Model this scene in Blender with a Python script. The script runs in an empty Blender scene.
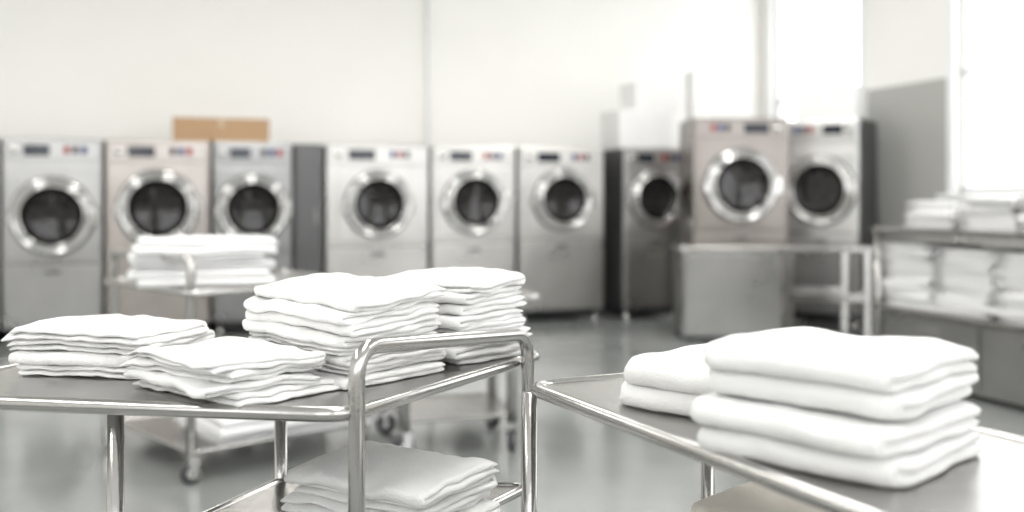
import bpy, bmesh, math, random
from mathutils import Vector, Matrix, noise

scene = bpy.context.scene
TH = math.radians(18)
H_CAM = 1.15

# ------------------------------------------------------------------ materials
def new_mat(name):
    m = bpy.data.materials.new(name); m.use_nodes = True
    nt = m.node_tree; b = nt.nodes["Principled BSDF"]
    return m, nt, b

def mat_plain(name, col, rough=0.5, metal=0.0, nscale=8.0, namp=0.04, bump=0.0, bscale=200.0, stretch=None, bump2=0.0, b2scale=25.0, sheen=0.0, rvar=0.0, aniso=0.0, bdist=0.002):
    m, nt, b = new_mat(name)
    b.inputs["Roughness"].default_value = rough
    b.inputs["Metallic"].default_value = metal
    if aniso: b.inputs["Anisotropic"].default_value = aniso
    if sheen: b.inputs["Sheen Weight"].default_value = sheen
    tc = nt.nodes.new("ShaderNodeTexCoord")
    mp = nt.nodes.new("ShaderNodeMapping")
    if stretch: mp.inputs["Scale"].default_value = stretch
    nt.links.new(tc.outputs["Object"], mp.inputs["Vector"])
    n = nt.nodes.new("ShaderNodeTexNoise"); n.inputs["Scale"].default_value = nscale
    n.inputs["Detail"].default_value = 4
    nt.links.new(mp.outputs["Vector"], n.inputs["Vector"])
    r = nt.nodes.new("ShaderNodeValToRGB")
    r.color_ramp.elements[0].position = 0.3; r.color_ramp.elements[1].position = 0.7
    r.color_ramp.elements[0].color = tuple(max(0, c*(1-namp)) for c in col)+(1,)
    r.color_ramp.elements[1].color = tuple(min(1, c*(1+namp)) for c in col)+(1,)
    nt.links.new(n.outputs["Fac"], r.inputs["Fac"])
    nt.links.new(r.outputs["Color"], b.inputs["Base Color"])
    if rvar > 0:
        mr = nt.nodes.new("ShaderNodeMapRange")
        mr.inputs["To Min"].default_value = max(0.02, rough-rvar); mr.inputs["To Max"].default_value = rough+rvar
        nt.links.new(n.outputs["Fac"], mr.inputs["Value"]); nt.links.new(mr.outputs["Result"], b.inputs["Roughness"])
    prev = None
    for (st, sc, dist) in ((bump2, b2scale, 0.01), (bump, bscale, bdist)):
        if st <= 0: continue
        n2 = nt.nodes.new("ShaderNodeTexNoise"); n2.inputs["Scale"].default_value = sc
        n2.inputs["Detail"].default_value = 3
        nt.links.new(mp.outputs["Vector"], n2.inputs["Vector"])
        bp = nt.nodes.new("ShaderNodeBump"); bp.inputs["Strength"].default_value = st
        bp.inputs["Distance"].default_value = dist
        nt.links.new(n2.outputs["Fac"], bp.inputs["Height"])
        if prev: nt.links.new(prev.outputs["Normal"], bp.inputs["Normal"])
        prev = bp
    if prev: nt.links.new(prev.outputs["Normal"], b.inputs["Normal"])
    return m

def mat_emit(name, col, s):
    m, nt, b = new_mat(name)
    b.inputs["Base Color"].default_value = (*col, 1)
    b.inputs["Emission Color"].default_value = (*col, 1)
    b.inputs["Emission Strength"].default_value = s
    return m

M = {}
M['wall'] = mat_plain("wall_paint", (0.875, 0.865, 0.835), 0.7, 0, 1.5, 0.012)
M['ceil'] = mat_plain("ceiling_paint", (0.85, 0.85, 0.84), 0.8, 0, 1.5, 0.01)
M['greypaint'] = mat_plain("grey_wall_paint", (0.42, 0.42, 0.40), 0.5, 0, 1.5, 0.03)
M['frame'] = mat_plain("window_frame_paint", (0.84, 0.85, 0.86), 0.4, 0, 3, 0.01)
M['floor'] = mat_plain("polished_concrete", (0.265, 0.277, 0.27), 0.11, 0, 1.2, 0.16, 0.04, 40, rvar=0.06)
M['steel'] = mat_plain("brushed_stainless", (0.47, 0.46, 0.445), 0.24, 1.0, 6, 0.12, 0.15, 60, stretch=(1, 12, 1), rvar=0.05)
M['tube'] = mat_plain("satin_steel_tube", (0.53, 0.52, 0.505), 0.18, 1.0, 6, 0.05, 0.12, 90)
M['towel'] = mat_plain("white_terry_cotton", (0.84, 0.84, 0.83), 0.95, 0, 30, 0.012, 0.8, 320, bump2=0.7, b2scale=18, sheen=0.1, bdist=0.0028)
M['towelcream'] = mat_plain("cream_terry_cotton", (0.92, 0.87, 0.79), 0.95, 0, 30, 0.02, 0.9, 500, bump2=0.3)
M['sheet'] = mat_plain("white_linen", (0.85, 0.85, 0.855), 0.85, 0, 30, 0.012, 0.25, 260, bump2=0.2)
def msteel(n, c, met=0.95, r=0.29): return mat_plain(n, c, r, met, 2.2, 0.12, rvar=0.07, aniso=0.5)
M['mA'] = msteel("washer_steel_cool", (0.41, 0.407, 0.40))
M['mB'] = msteel("washer_steel_warm", (0.42, 0.388, 0.365))
M['mC'] = msteel("washer_steel_grey", (0.31, 0.31, 0.308))
M['mD'] = msteel("washer_steel_light", (0.53, 0.52, 0.50), 0.9)
M['mE'] = msteel("dryer_steel_taupe", (0.28, 0.257, 0.24), 0.9)
M['mF'] = msteel("dryer_steel_pale", (0.64, 0.64, 0.635), 0.8)
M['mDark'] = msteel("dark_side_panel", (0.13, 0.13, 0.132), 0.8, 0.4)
M['chrome'] = mat_plain("door_ring_chrome", (0.58, 0.575, 0.565), 0.12, 1.0, 5, 0.03)
M['drum'] = mat_plain("dark_door_glass", (0.008, 0.007, 0.007), 0.05, 0.0, 5, 0.1)
M['drumrib'] = mat_plain("drum_steel_dark", (0.09, 0.085, 0.08), 0.25, 1.0, 5, 0.1)
M['black'] = mat_plain("black_plastic", (0.025, 0.027, 0.03), 0.4, 0, 5, 0.1)
M['display'] = mat_plain("control_display", (0.015, 0.02, 0.03), 0.12, 0, 5, 0.1)
M['red'] = mat_plain("red_button", (0.30, 0.03, 0.025), 0.4, 0, 5, 0.05)
M['blue'] = mat_plain("blue_button", (0.02, 0.04, 0.16), 0.4, 0, 5, 0.05)
M['card'] = mat_plain("cardboard", (0.42, 0.275, 0.16), 0.85, 0, 6, 0.05, stretch=(1, 1, 8))
M['tape'] = mat_plain("packing_tape", (0.5, 0.38, 0.25), 0.35, 0, 6, 0.03)
M['whitebox'] = mat_plain("white_carton", (0.84, 0.84, 0.835), 0.7, 0, 6, 0.02)
M['rubber'] = mat_plain("caster_rubber", (0.06, 0.06, 0.065), 0.6, 0, 6, 0.1)
M['light'] = mat_emit("ceiling_light_diffuser", (1.0, 0.985, 0.95), 15.5)

# ------------------------------------------------------------------ builder
class Builder:
    def __init__(self, name):
        self.name = name; self.v = []; self.f = []; self.mi = []; self.sm = []; self.mats = []
    def midx(self, key):
        m = M[key]
        if m not in self.mats: self.mats.append(m)
        return self.mats.index(m)
    def add(self, verts, faces, key, smooth=True, mat=None):
        o = len(self.v); k = self.midx(key)
        for p in verts:
            p = Vector(p)
            if mat: p = mat @ p
            self.v.append(p)
        for f in faces:
            self.f.append([i+o for i in f]); self.mi.append(k); self.sm.append(smooth)
    def box(self, c, s, key, bevel=0.0, mat=None, smooth=False, segs=2):
        bm = bmesh.new()
        bmesh.ops.create_cube(bm, size=1.0)
        for v in bm.verts:
            v.co = Vector((v.co.x*s[0]+c[0], v.co.y*s[1]+c[1], v.co.z*s[2]+c[2]))
        if bevel > 0:
            bmesh.ops.bevel(bm, geom=bm.edges[:], offset=bevel, segments=segs, profile=0.5, affect='EDGES')
        bm.verts.index_update()
        self.add([v.co.copy() for v in bm.verts], [[v.index for v in f.verts] for f in bm.faces], key, smooth, mat)
        bm.free()
    def lathe(self, prof, key, mat, seg=40, smooth=True):
        vs = []; fs = []
        for (r, y) in prof:
            for i in range(seg):
                a = 2*math.pi*i/seg
                vs.append((r*math.cos(a), y, r*math.sin(a)))
        for j in range(len(prof)-1):
            for i in range(seg):
                k = (i+1) % seg
                fs.append([j*seg+i, j*seg+k, (j+1)*seg+k, (j+1)*seg+i])
        if prof[-1][0] < 0.003:
            fs.append([(len(prof)-1)*seg+i for i in range(seg)])
        self.add(vs, fs, key, smooth, mat)
    def tube(self, pts, r, key, closed=False, seg=14, mat=None):
        pts = [Vector(p) for p in pts]
        n = len(pts); vs = []; fs = []
        tang = []
        for i in range(n):
            a = pts[(i-1) % n] if (closed or i > 0) else pts[i]
            b = pts[(i+1) % n] if (closed or i < n-1) else pts[i]
            tang.append((b-a).normalized())
        ref = Vector((0, 0, 1))
        if abs(tang[0].dot(ref)) > 0.9: ref = Vector((1, 0, 0))
        nrm = (ref - tang[0]*ref.dot(tang[0])).normalized()
        for i in range(n):
            nrm = (nrm - tang[i]*nrm.dot(tang[i])).normalized()
            bn = tang[i].cross(nrm)
            for s in range(seg):
                a = 2*math.pi*s/seg
                vs.append(pts[i]+nrm*(r*math.cos(a))+bn*(r*math.sin(a)))
        m = n if closed else n-1
        for i in range(m):
            j = (i+1) % n
            for s in range(seg):
                t = (s+1) % seg
                fs.append([i*seg+s, i*seg+t, j*seg+t, j*seg+s])
        if not closed:
            fs.append([s for s in range(seg)][::-1]); fs.append([(n-1)*seg+s for s in range(seg)])
        self.add(vs, fs, key, True, mat)
    def prism(self, outline, z0, z1, key, inset=None):
        n = len(outline)
        vs = [(p[0], p[1], z0) for p in outline]+[(p[0], p[1], z1) for p in outline]
        fs = [[i, (i+1) % n, n+(i+1) % n, n+i] for i in range(n)]
        fs.append(list(range(n))[::-1]); fs.append(list(range(n, 2*n)))
        self.add(vs, fs, key, False)
    def finish(self, loc=(0, 0, 0), rotz=0.0, recalc=True):
        me = bpy.data.meshes.new(self.name)
        me.from_pydata([tuple(v) for v in self.v], [], self.f)
        for m in self.mats: me.materials.append(m)
        me.polygons.foreach_set("material_index", self.mi)
        me.polygons.foreach_set("use_smooth", self.sm)
        if recalc:
            bm = bmesh.new(); bm.from_mesh(me)
            bmesh.ops.recalc_face_normals(bm, faces=bm.faces[:])
            bm.to_mesh(me); bm.free()
        me.update()
        ob = bpy.data.objects.new(self.name, me)
        scene.collection.objects.link(ob)
        ob.location = loc; ob.rotation_euler = (0, 0, rotz)
        return ob

def fillet(pts, r, closed=False, seg=6):
    pts = [Vector(p) for p in pts]; n = len(pts); out = []
    for i in range(n):
        if not closed and i in (0, n-1):
            out.append(pts[i]); continue
        a = pts[(i-1) % n]; p = pts[i]; b = pts[(i+1) % n]
        d1 = (a-p); d2 = (b-p)
        rr = min(r, d1.length*0.45, d2.length*0.45)
        p1 = p+d1.normalized()*rr; p2 = p+d2.normalized()*rr
        for k in range(seg+1):
            t = k/seg
            out.append(p1*(1-t)**2+p*2*t*(1-t)+p2*t**2)
    return out

# ------------------------------------------------------------------ room
def uv2w(u, v, z=0):
    return Vector((u*math.cos(TH)-v*math.sin(TH), u*math.sin(TH)+v*math.cos(TH), z))

def room_box(name, u0, u1, v0, v1, z0, z1, key, bevel=0):
    b = Builder(name)
    cu, cv = (u0+u1)/2, (v0+v1)/2
    b.box((0, 0, 0), (abs(u1-u0), abs(v1-v0), abs(z1-z0)), key, bevel)
    return b.finish(uv2w(cu, cv, (z0+z1)/2), TH)

UL, UR, VB, VF, ZC = -5.0, 6.3, 10.05, -2.2, 4.0
room_box("floor", UL-0.2, UR+0.2, VF-0.2, VB+0.2, -0.12, 0, 'floor')
room_box("ceiling", UL-0.2, UR+0.2, VF-0.2, VB+0.2, ZC, ZC+0.12, 'ceil')
room_box("wall_back", UL-0.2, UR+0.2, VB, VB+0.2, 0, ZC, 'wall')
room_box("wall_left", UL-0.2, UL, VF, VB, 0, ZC, 'wall')
SILL, HEAD = 1.2, 3.6
WT = 0.22
def windowed_wall(name, wins, a0, a1, loc, rot, n0, dado=True, head=HEAD):
    """wall runs along local +y from a0 to a1, inner face at x=0, outside +x"""
    b = Builder(name)
    def wr(v0, v1, z0, z1): b.box((WT/2, (v0+v1)/2, (z0+z1)/2), (WT, v1-v0, z1-z0), 'wall')
    wr(a0, a1, 0, SILL); wr(a0, a1, head, ZC)
    e = [a0]
    for w in sorted(wins): e += list(w)
    e.append(a1)
    for i in range(0, len(e), 2): wr(e[i], e[i+1], SILL, head)
    b.finish(loc, rot)
    for i, (v0, v1) in enumerate(wins):
        b = Builder("window_%d" % (i+n0))
        vc = (v0+v1)/2; w = v1-v0; f = 0.07
        for (cv, cz, sv, sz) in ((v0+f/2, (SILL+head)/2, f, head-SILL), (v1-f/2, (SILL+head)/2, f, head-SILL),
                                 (vc, SILL+f/2, w, f), (vc, head-f/2, w, f), (vc, 2.25, w, 0.06), (vc, (SILL+2.25)/2, 0.04, 2.25-SILL)):
            b.box((0.10, cv, cz), (0.09, sv, sz), 'frame', 0.006)
        b.box((-0.01, v0-0.04, (SILL+head)/2), (0.02, 0.08, head-SILL+0.1), 'frame', 0.005)
        b.box((-0.01, v1+0.04, (SILL+head)/2), (0.02, 0.08, head-SILL+0.1), 'frame', 0.005)
        b.box((-0.04, vc, SILL-0.02), (0.16, w+0.2, 0.04), 'frame', 0.008)
        b.finish(loc, rot)
windowed_wall("wall_right", [(8.28, 9.85), (5.55, 7.0), (2.7, 4.15)], VF, VB, uv2w(UR, 0), TH, 1)  # last window listed is out of view, added to bring in more light
windowed_wall("added_front_wall", [(-5.9, -3.6), (-2.9, -0.6), (0.1, 2.4), (2.9, 4.6)], -UR, -UL, uv2w(0, VF), TH-math.pi/2, 4)  # unseen wall added to darken steel reflections, its windows added for front light
b = Builder("trim_1")
t = 0.012
def dado(v0, v1, z0, z1): b.box((-t/2, (v0+v1)/2, (z0+z1)/2), (t, v1-v0, z1-z0), 'greypaint', 0.002)
dado(VF+0.02, VB-0.01, 0.1, SILL-0.06)
for (a, c) in ((VF+0.02, 2.62), (4.23, 5.47), (7.08, 8.20)): dado(a, c, SILL-0.06, 2.22)
b.finish(uv2w(UR, 0), TH)
room_box("baseboard_right", UR-0.015, UR, VF, VB-0.02, 0, 0.1, 'greypaint')
room_box("baseboard_back", UL, UR-0.02, VB-0.015, VB, 0, 0.1, 'greypaint')
b = Builder("wall_conduit")
b.tube([(0, 0, 0.1), (0, 0, ZC)], 0.025, 'whitebox')
for z in (1.9, 2.9, 3.7): b.box((0, 0.02, z), (0.09, 0.02, 0.03), 'whitebox', 0.004)
b.finish(uv2w(2.35, VB-0.035), TH)
for u in (-2.6, 0.6, 3.8):
    for v in (1.4, 4.2, 7.0):
        b = Builder("ceiling_light")
        b.box((0, 0, 0.02), (0.5, 2.0, 0.06), 'frame', 0.008)
        b.box((0, 0, -0.02), (0.44, 1.94, 0.03), 'light', 0.004)
        b.finish(uv2w(u, v, ZC-0.06), TH)

# ------------------------------------------------------------------ machines
def machine(name, loc, yaw, w, d, h, zc, R, body='mA', side=None, panel_side=-1, lower=True, doorx=0.0, seed=0):
    b = Builder(name)
    z0 = 0.11
    side = side or body
    b.box((0, d/2+0.012, (z0+h)/2), (w, d-0.024, h-z0), side, 0.012)
    b.box((0, 0.012, (z0+h)/2+0.0), (w-0.006, 0.03, h-z0-0.006), body, 0.01)
    fz = 0.17
    b.box((0, -0.008, h-fz/2-0.02), (w-0.05, 0.02, fz-0.02), body, 0.006)
    ps = panel_side
    b.box((ps*w*0.16, -0.02, h-0.1), (w*0.26, 0.012, 0.09), 'display', 0.004)
    for k in range(3):
        key = ['red', 'black', 'blue'][(k+seed) % 3]
        b.box((-ps*(w*0.14+k*0.065), -0.02, h-0.095), (0.046, 0.016, 0.065), key, 0.005)
    b.lathe([(0.035, 0), (0.035, -0.02), (0.025, -0.028), (0.001, -0.028)], 'chrome', Matrix.Translation((ps*w*0.38, -0.018, h-0.1)), 20)
    b.box((doorx, -0.004, zc), (min(w-0.06, 2*R+0.12), 0.016, min(2*R+0.10, 2*(h-0.2-zc))), body, 0.007)
    T = Matrix.Translation((doorx, -0.01, zc))
    b.lathe([(R*1.03, 0.0), (R*1.03, -0.012), (R, -0.014)], 'mDark', T, 48)
    b.lathe([(R, 0.0), (R*1.0, -0.035), (R*0.965, -0.055), (R*0.92, -0.06), (R*0.88, -0.045), (R*0.84, -0.048), (R*0.80, -0.08), (R*0.76, -0.088), (R*0.735, -0.075)], 'chrome', T, 48)
    b.lathe([(R*0.735, -0.076), (R*0.70, -0.02), (R*0.56, -0.012), (0.001, -0.008)], 'drum', T, 48)
    b.lathe([(R*0.60, -0.016), (R*0.59, -0.03), (R*0.575, -0.03), (R*0.565, -0.014)], 'drumrib', T, 40)
    b.lathe([(R*0.26, -0.01), (R*0.25, -0.02), (R*0.23, -0.02), (R*0.22, -0.008)], 'drumrib', T, 32)
    for k in range(3):
        a = math.radians(90+120*k+seed*17)
        mm = T @ Matrix.Rotation(-a, 4, 'Y') @ Matrix.Translation((R*0.42, -0.02, 0))
        b.box((0, 0, 0), (R*0.24, 0.025, R*0.07), 'drumrib', 0.005, mm)
    b.box((doorx+R*0.99, -0.035, zc), (0.06, 0.045, 0.16), 'chrome', 0.01)
    b.box((doorx-R*0.97, -0.06, zc-0.02), (0.05, 0.05, 0.11), 'chrome', 0.012)
    lz0, lz1 = z0+0.03, zc-R-0.09
    if lower and lz1 > lz0+0.1:
        b.box((0, -0.003, (lz0+lz1)/2), (w-0.05, 0.016, lz1-lz0), body, 0.005)
        b.box((0, -0.004, lz1+0.018), (w-0.02, 0.01, 0.008), 'mDark')
        b.box((0, -0.015, lz1-0.05), (0.12, 0.012, 0.025), 'mDark', 0.004)
    b.box((0, d/2+0.05, 0.075), (w-0.1, d-0.16, 0.08), 'black')  # black block stands in for the shadow under the machine
    for sx in (-1, 1):
        for sy in (0.07, d-0.07):
            b.lathe([(0.001, 0), (0.03, 0), (0.028, 0.03), (0.018, 0.04), (0.018, 0.12), (0.001, 0.12)], 'chrome',
                    Matrix.Translation((sx*(w/2-0.06), sy, 0)) @ Matrix.Rotation(math.pi/2, 4, 'X'), 14)
    return b.finish(loc, yaw)

def row(u0, u1, v, **k):
    p = uv2w((u0+u1)/2, v)
    return machine("front_load_washer", p, TH, u1-u0-0.012, k.pop('d', 1.0), k.pop('h', 1.65), **k)
row(-2.2, -1.43, 8.8, zc=1.03, R=0.30, body='mA', seed=2)
row(-1.42, -0.665, 8.8, zc=1.02, R=0.315, body='mA', seed=0)
row(-0.655, 0.175, 8.8, zc=1.08, R=0.32, body='mB', seed=1)
row(0.19, 0.86, 8.8, zc=1.07, R=0.30, body='mC', seed=1)
row(1.14, 2.07, 8.8, zc=1.11, R=0.30, body='mD', seed=2)
row(2.085, 2.90, 8.8, zc=1.13, R=0.295, body='mD', seed=0)
row(2.92, 3.79, 8.8, zc=1.15, R=0.29, body='mD', seed=2)
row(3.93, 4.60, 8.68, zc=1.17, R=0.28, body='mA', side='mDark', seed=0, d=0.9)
b = Builder("stainless_service_cabinet")
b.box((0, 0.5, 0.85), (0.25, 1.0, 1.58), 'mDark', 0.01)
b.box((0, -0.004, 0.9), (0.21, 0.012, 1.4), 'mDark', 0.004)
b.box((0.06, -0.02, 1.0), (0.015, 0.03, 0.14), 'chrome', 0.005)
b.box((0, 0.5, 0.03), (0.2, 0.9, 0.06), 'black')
b.finish(uv2w(0.995, 8.8), TH)
machine("tumble_dryer", (2.045, 8.90, 0), math.radians(2), 0.86, 0.62, 1.89, 1.28, 0.33, body='mE', side='mE', panel_side=1, seed=1)
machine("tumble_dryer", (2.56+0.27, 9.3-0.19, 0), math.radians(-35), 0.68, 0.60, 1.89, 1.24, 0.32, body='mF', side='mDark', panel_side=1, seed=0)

# ------------------------------------------------------------------ boxes
def carton(name, loc, yaw, s, key, tape='tape'):
    b = Builder(name)
    b.box((0, 0, s[2]/2), s, key, 0.004)
    b.box((0, 0, s[2]+0.0006), (s[0]-0.004, 0.05, 0.0012), tape)
    b.box((0, -s[1]/2-0.0006, s[2]-0.04), (0.05, 0.0012, 0.08), tape)
    for sy in (-1, 1):
        b.box((0, sy*s[1]*0.25, s[2]+0.001), (s[0]-0.01, s[1]*0.5-0.006, 0.003), key, 0.001)
    for sx in (-1, 1): b.box((sx*(s[0]/2+0.001), 0, s[2]*0.6), (0.002, 0.09, 0.03), key)
    return b.finish(loc, yaw)
carton("cardboard_box", uv2w(0.27, 9.15, 1.652), TH, (0.80, 0.5, 0.20), 'card')
for (u, v, z, s) in ((4.26, 9.1, 1.652, (0.56, 0.45, 0.38)), (4.40, 9.1, 2.035, (0.46, 0.4, 0.28))):
    carton("white_carton", uv2w(u, v, z), TH, s, 'whitebox', 'whitebox')
carton("white_carton", (1.87, 9.28, 1.892), 0.05, (0.44, 0.36, 0.46), 'whitebox', 'whitebox')
carton("white_carton", (3.00, 9.34, 1.892), math.radians(-35), (0.55, 0.4, 0.30), 'whitebox', 'whitebox')

# ------------------------------------------------------------------ towels
def towel_stack(name, loc, yaw, w, d, n, th, passes=4, seed=1, key='towel', amp=0.004, dome=0.005,
                jit=0.012, rot=0.05, nx=22, ny=13, sizevar=0.04, flip=0.4, wr=1.0, rc=0.018, rag=0.02, tilt=0.0, crease=0.0):
    rnd = random.Random(seed)
    b = Builder(name)
    zcur = 0.0; Ht = n*th
    for i in range(n):
        tw = w*(1+rnd.uniform(-sizevar, sizevar*0.5)); td = d*(1+rnd.uniform(-sizevar, sizevar*0.5))
        ox, oy = rnd.uniform(-jit, jit), rnd.uniform(-jit, jit)
        ra = rnd.uniform(-rot, rot)
        p = passes; thi = th*rnd.uniform(0.85, 1.12); t = thi/p
        turn = 1 if rnd.random() < flip else -1
        path = []
        ext = [rnd.uniform(0, rag) for _ in range(p+1)]
        extx = [rnd.uniform(-rag, rag*0.4) for _ in range(p+1)]
        for k in range(p):
            ys = -1 if k % 2 == 0 else 1
            y0 = ys*(td/2-t/2-ext[k]*0.5); y1 = -ys*(td/2-t/2-ext[k+1]*0.5)
            for q in range(ny):
                s = q/(ny-1)
                path.append((y0+(y1-y0)*s, t*(k+0.5), k))
            if k < p-1:
                for a in (30, 60, 90, 120, 150):
                    an = math.radians(a)
                    path.append((y1-ys*math.sin(an)*t*0.5, t*(k+1)-math.cos(an)*t*0.5, k+a/180))
        m = len(path)
        nr = []
        for j in range(m):
            a = path[max(j-1, 0)]; c = path[min(j+1, m-1)]
            dx, dz = c[0]-a[0], c[1]-a[1]; L = math.hypot(dx, dz) or 1
            nr.append((-dz/L, dx/L))
        base_x = [-1+2*q/(nx-1) for q in range(nx)]
        e = t*0.5/(tw/2)
        xs = [-1, -1+e*0.12, -1+e*0.45, -1+e*1.0]+base_x[1:-1]+[1-e*1.0, 1-e*0.45, 1-e*0.12, 1]
        sc = [0.12, 0.5, 0.83, 1.0]+[1.0]*(nx-2)+[1.0, 0.83, 0.5, 0.12]
        pe = [1.0]*m; pe[0] = 0.45; pe[-1] = 0.45
        L2 = 2*m; vs = []
        cr, sr = math.cos(ra), math.sin(ra)
        for q, xx in enumerate(xs):
            hh = t*0.49*sc[q]
            ring = [(path[j][0]+nr[j][0]*hh*pe[j], path[j][1]+nr[j][1]*hh*pe[j], path[j][2]) for j in range(m)]
            ring += [(path[j][0]-nr[j][0]*hh*pe[j], path[j][1]-nr[j][1]*hh*pe[j], path[j][2]) for j in range(m-1, -1, -1)]
            for (yy, zz, kk) in ring:
                k0 = int(kk); fr = kk-k0
                ex_k = extx[k0]*(1-fr)+extx[min(p, k0+1)]*fr
                x = xx*(tw/2+ex_k*0.5)
                y = turn*yy
                qx = abs(x)-(tw/2-rc); qy = abs(y)-(td/2-rc)
                if qx > 0 and qy > 0:
                    Lq = math.hypot(qx, qy); s2 = max(qx, qy)/Lq
                    x = math.copysign(tw/2-rc+qx*s2, x); y = math.copysign(td/2-rc+qy*s2, y)
                x += 0.007*wr*noise.noise(Vector((y*18, kk*0.9, i*3.7+seed)))*abs(xx)**3
                y += 0.007*wr*noise.noise(Vector((x*15, kk*0.7, i*2.9+seed*2)))*min(1, abs(y)/(td/2))**3
                X = x*cr-y*sr+ox; Y = x*sr+y*cr+oy
                f = (zcur+zz)/Ht
                nz = noise.noise(Vector((X*7, Y*7, seed*1.3)))*amp*f*1.3
                nz += noise.noise(Vector((X*14+i*5, Y*14, seed*2.3+kk*0.25)))*amp*0.6*(0.3+0.7*f)
                nz += noise.noise(Vector((X*34, Y*26, i*9.1+seed)))*amp*0.28*wr
                if crease:
                    cz = 1-abs(noise.noise(Vector((X*9+Y*5, Y*7-X*3, seed*3.3))))*3.2
                    nz += crease*max(0, cz)*f
                ex = abs(X)/(w/2); ey = abs(Y)/(d/2)
                dm = dome*f*(min(1.25, ex)**6+min(1.25, ey)**6)-dome*0.4*f
                nz += tilt*f*(Y/(d/2)-X/(w/2))*0.5
                vs.append((X, Y, max(0.001+0.002*sc[q]*(zz/thi), zcur+zz+nz-dm)))
        fs = []
        for q in range(len(xs)-1):
            for j in range(L2):
                j2 = (j+1) % L2
                fs.append([q*L2+j, q*L2+j2, (q+1)*L2+j2, (q+1)*L2+j])
        base = (len(xs)-1)*L2
        for j in range(m-1):
            fs.append([j, L2-1-j, L2-2-j, j+1])
            fs.append([base+j, base+j+1, base+L2-2-j, base+L2-1-j])
        b.add(vs, fs, key, True)
        zcur += thi
    return b.finish(loc, yaw)

# ------------------------------------------------------------------ carts
def caster(b, x, y, ztop, r=0.05, ang=0.3):
    T = Matrix.Translation((x, y, r)) @ Matrix.Rotation(ang, 4, 'Z')
    b.lathe([(0.001, -0.014), (r*0.45, -0.014), (r*0.5, -0.012), (r*0.85, -0.014), (r, -0.008), (r, 0.008), (r*0.85, 0.014), (r*0.5, 0.012), (0.001, 0.014)], 'rubber', T, 28)
    b.lathe([(0.001, -0.018), (r*0.4, -0.018), (r*0.4, 0.018), (0.001, 0.018)], 'chrome', T, 18)
    for s in (-1, 1):
        b.box((0.012, s*0.022, 0.025), (0.04, 0.004, 0.085), 'chrome', 0.0015, T)
    b.box((0.012, 0, 0.068), (0.05, 0.052, 0.008), 'chrome', 0.002, T)
    if ztop > 2*r+0.02: b.tube([(x, y, 2*r+0.018), (x, y, ztop)], 0.012, 'chrome')

def cart(name, org, top, ztop, legs, shelfz, handles, hz, tube_r=0.0125, wheels=True, foot_r=0.05, rim=True, rim_r=0.0115):
    ox, oy = org
    b = Builder(name)
    L = lambda p, z: Vector((p[0]-ox, p[1]-oy, z))
    out = fillet([L(p, 0) for p in top], 0.045, True, 6)
    b.prism([(p.x, p.y) for p in out], ztop-0.018, ztop, 'steel')
    if rim:
        b.tube([(p.x, p.y, ztop-0.006) for p in out], rim_r, 'tube', True, 14)
    for sz in shelfz:
        so = fillet([L(p, 0) for p in legs], 0.03, True, 5)
        b.prism([(p.x, p.y) for p in so], sz-0.014, sz, 'steel')
        b.tube([(p.x, p.y, sz-0.003) for p in so], 0.009, 'tube', True, 10)
    legz = 2*foot_r+0.03 if wheels else 0.0
    used = set()
    for (i, j, zi, zj) in handles:
        used |= {i, j}
        pts = fillet([L(legs[i], legz), L(legs[i], zi), L(legs[j], zj), L(legs[j], legz)], 0.05, False, 8)
        b.tube(pts, tube_r, 'tube', False, 18)
    for i, p in enumerate(legs):
        if i not in used:
            b.tube([L(p, legz), L(p, ztop-0.01)], tube_r, 'tube', False, 18)
        if wheels: caster(b, p[0]-ox, p[1]-oy, legz+0.01, foot_r, 0.4+i)
    return b.finish((ox, oy, 0))

cart("utility_cart", (-0.4, 1.75),
     [(-1.02, 1.585), (-0.245, 1.462), (0.06, 2.03), (-0.86, 2.07)], 0.84,
     [(-0.614, 1.542), (-0.23, 1.475), (0.03, 1.92), (-0.455, 1.96)], [0.60], [(1, 2, 0.932, 0.892)], 0.93)
ld = Vector((0.432, -0.902)); sd = Vector((0.902, 0.432)); O = Vector((0.03, 1.676))
def D(t, s): p = O+ld*t+sd*s; return (p.x, p.y)
cart("utility_cart", D(0.45, 0.2), [D(0, 0), D(1.0, 0), D(1.0, 0.395), D(0, 0.395)], 0.84,
     [D(0.015, -0.008), D(0.95, 0.03), D(0.95, 0.36), D(0.05, 0.33)], [0.54], [], 0)
NL, FL = (-1.30, 4.03), (-1.84, 4.60)
cart("utility_cart", (-1.2, 4.57), [(-1.30, 3.99), (-0.64, 4.56), (-1.17, 5.20), (-1.89, 4.60)], 0.78,
     [NL, (-0.69, 4.55), (-1.19, 5.10), FL], [0.13], [(0, 3, 0.91, 0.91)], 0.9, tube_r=0.019, foot_r=0.042)
cart("utility_cart", (-0.25, 4.7), [(-0.50, 4.38), (0.13, 4.56), (-0.03, 5.1), (-0.66, 4.92)], 0.71,
     [(-0.48, 4.42), (0.0, 4.57), (-0.10, 5.04), (-0.62, 4.9)], [0.17], [], 0.9, tube_r=0.026)

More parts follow.
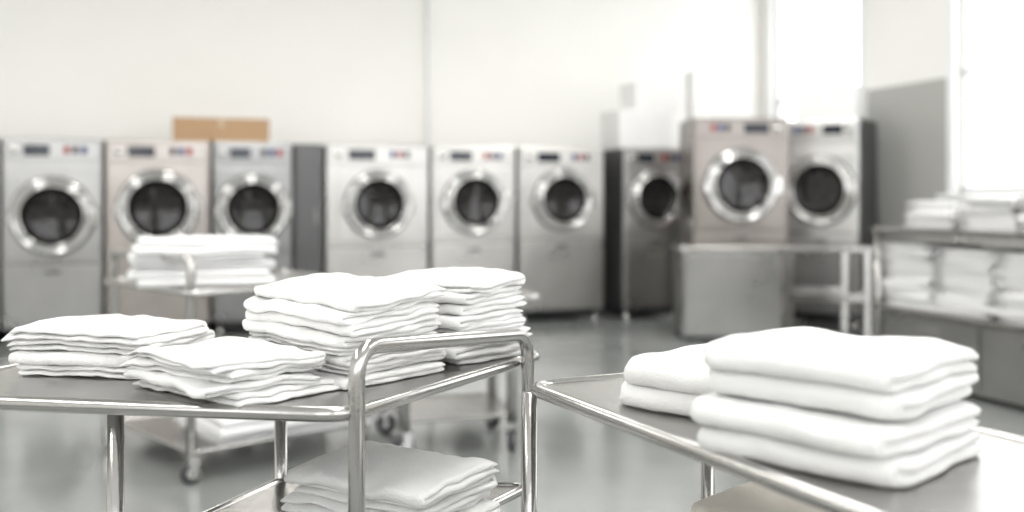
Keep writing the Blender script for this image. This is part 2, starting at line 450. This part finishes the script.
# Cart A linens
Z = 0.8405
Y40 = math.radians(-41)
towel_stack("folded_towels", (-0.735, 1.84, Z), math.radians(-12), 0.28, 0.24, 4, 0.0195, 2, 11, amp=0.008, wr=1.7, flip=0.5, tilt=0.0, crease=0.003)
towel_stack("folded_towels", (-0.465, 1.635, Z), Y40, 0.285, 0.215, 4, 0.0165, 2, 5, amp=0.008, wr=1.8, jit=0.012, rot=0.09, flip=0.5, crease=0.004)
towel_stack("folded_towels", (-0.300, 1.805, Z), Y40, 0.29, 0.24, 8, 0.0205, 2, 23, amp=0.0075, wr=1.6, jit=0.009, flip=0.4, tilt=0.016, rot=0.05, crease=0.003)
towel_stack("folded_towels", (-0.125, 1.995, Z), Y40, 0.25, 0.20, 8, 0.0205, 2, 31, amp=0.0075, wr=1.6, jit=0.013, flip=0.4, tilt=0.01, rot=0.07, crease=0.003)
towel_stack("folded_towels", (-0.21, 1.745, 0.6005), math.radians(-32), 0.30, 0.25, 4, 0.0225, 2, 44, amp=0.008, wr=1.6, crease=0.003)
# Cart D towels
YD = math.radians(-47)
towel_stack("fluffy_bath_towels", (0.403, 1.230, Z), YD, 0.272, 0.262, 2, 0.035, 2, 52, amp=0.006, dome=0.005, jit=0.004, sizevar=0.02, flip=0, rc=0.035, rag=0.012, crease=0.002)
towel_stack("fluffy_bath_towels", (0.410, 1.240, Z+0.0685), YD, 0.262, 0.242, 2, 0.033, 2, 53, amp=0.006, dome=0.007, jit=0.006, sizevar=0.02, flip=0, rc=0.035, rag=0.012, crease=0.003)
towel_stack("fluffy_bath_towels", (0.312, 1.505, Z), YD, 0.225, 0.235, 2, 0.038, 2, 57, amp=0.007, dome=0.007, jit=0.01, flip=0, rc=0.035, rag=0.012, crease=0.003)
towel_stack("fluffy_bath_towels", (0.43, 1.52, 0.5405), YD, 0.27, 0.22, 4, 0.034, 2, 59, key='towelcream', amp=0.006, jit=0.006, flip=0, rc=0.03)
# Cart B
YB = math.atan2(0.55, 0.65)
towel_stack("folded_sheets", (-1.38, 4.42, 0.7805), YB-0.35, 0.58, 0.40, 6, 0.035, 2, 61, key='sheet', nx=10, ny=6, jit=0.03, amp=0.008, dome=0.008, flip=0.2)
towel_stack("folded_sheets", (-1.085, 4.50, 0.1305), YB, 0.72, 0.50, 3, 0.038, 2, 63, key='sheet', nx=8, ny=5, jit=0.02)

# ------------------------------------------------------------------ right work table with shelf
b = Builder("stainless_shelf_table")
Lv = 2.6; W = 0.72
b.box((W/2, -Lv/2, 0.955), (W, Lv, 0.035), 'steel', 0.006)
b.box((W/2, -Lv/2, 0.455), (W-0.02, Lv-0.02, 0.035), 'steel', 0.006)
for vv in (-0.03, -Lv+0.03):
    for uu in (0.03, W-0.03):
        b.tube([(uu, vv, 0), (uu, vv, 0.95)], 0.024, 'tube')
b.box((W/2, -Lv/2, 0.23), (W-0.1, Lv-0.1, 0.40), 'mA', 0.006)
for k in range(3):
    b.box((0.042, -0.49-k*0.83, 0.235), (0.015, 0.8, 0.36), 'mA', 0.005)
    b.box((0.03, -0.49-k*0.83, 0.36), (0.02, 0.2, 0.018), 'tube', 0.004)
b.finish(uv2w(4.24, 5.46), TH)
for k in range(5):
    p = uv2w(4.24+0.27, 5.46-0.27-0.47*k, 0.4735)
    towel_stack("folded_sheets", p, TH, 0.46, 0.44, 12, 0.034, 2, 70+k, key='sheet', nx=7, ny=5, jit=0.010, flip=0.3)
for k in range(5):
    p = uv2w(4.24+0.34, 5.46-0.38-0.46*k, 0.9735)
    towel_stack("folded_sheets", p, TH, 0.46, 0.43, [5, 6, 7, 6, 5][k], 0.033, 2, 80+k, key='sheet', nx=7, ny=5, jit=0.02, flip=0.3)

# ------------------------------------------------------------------ back prep table
b = Builder("stainless_work_table")
W = 1.56; Dp = 0.68; zt = 0.775
b.box((W/2, Dp/2, zt-0.025), (W, Dp, 0.05), 'steel', 0.008)
b.box((0.43, Dp/2, (zt-0.04)/2+0.02), (0.80, Dp-0.06, zt-0.08), 'mA', 0.008)
b.box((0.43, 0.022, (zt-0.04)/2+0.02), (0.76, 0.012, zt-0.14), 'mA', 0.004)
b.box((0.43, 0.35, 0.03), (0.74, 0.5, 0.06), 'black')
for x in (0.89, W-0.05):
    for y in (0.04, Dp-0.04):
        b.box((x, y, (zt-0.04)/2), (0.06, 0.06, zt-0.04), 'tube', 0.008)
for y in (0.04, Dp-0.04): b.box(((0.88+W-0.05)/2, y, 0.36), (W-0.93, 0.03, 0.07), 'tube', 0.006)
b.box(((0.88+W-0.05)/2, Dp/2, 0.36), (W-0.93, Dp-0.1, 0.012), 'steel')
b.finish((1.36, 8.06, 0), math.radians(-1.5))

# ------------------------------------------------------------------ world and camera
w = bpy.data.worlds.new("World"); scene.world = w; w.use_nodes = True
bg = w.node_tree.nodes["Background"]
bg.inputs["Color"].default_value = (0.985, 0.99, 1.0, 1)
bg.inputs["Strength"].default_value = 3.7

cam = bpy.data.cameras.new("camera"); co = bpy.data.objects.new("camera", cam)
scene.collection.objects.link(co); scene.camera = co
co.location = (0, 0, H_CAM); co.rotation_euler = (math.pi/2, 0, 0)
cam.lens = 35; cam.sensor_width = 36; cam.shift_y = -56/1024
cam.clip_start = 0.05; cam.clip_end = 100
cam.dof.use_dof = True; cam.dof.focus_distance = 1.68; cam.dof.aperture_fstop = 1.8
scene.view_settings.view_transform = 'Standard'
scene.view_settings.look = 'None'
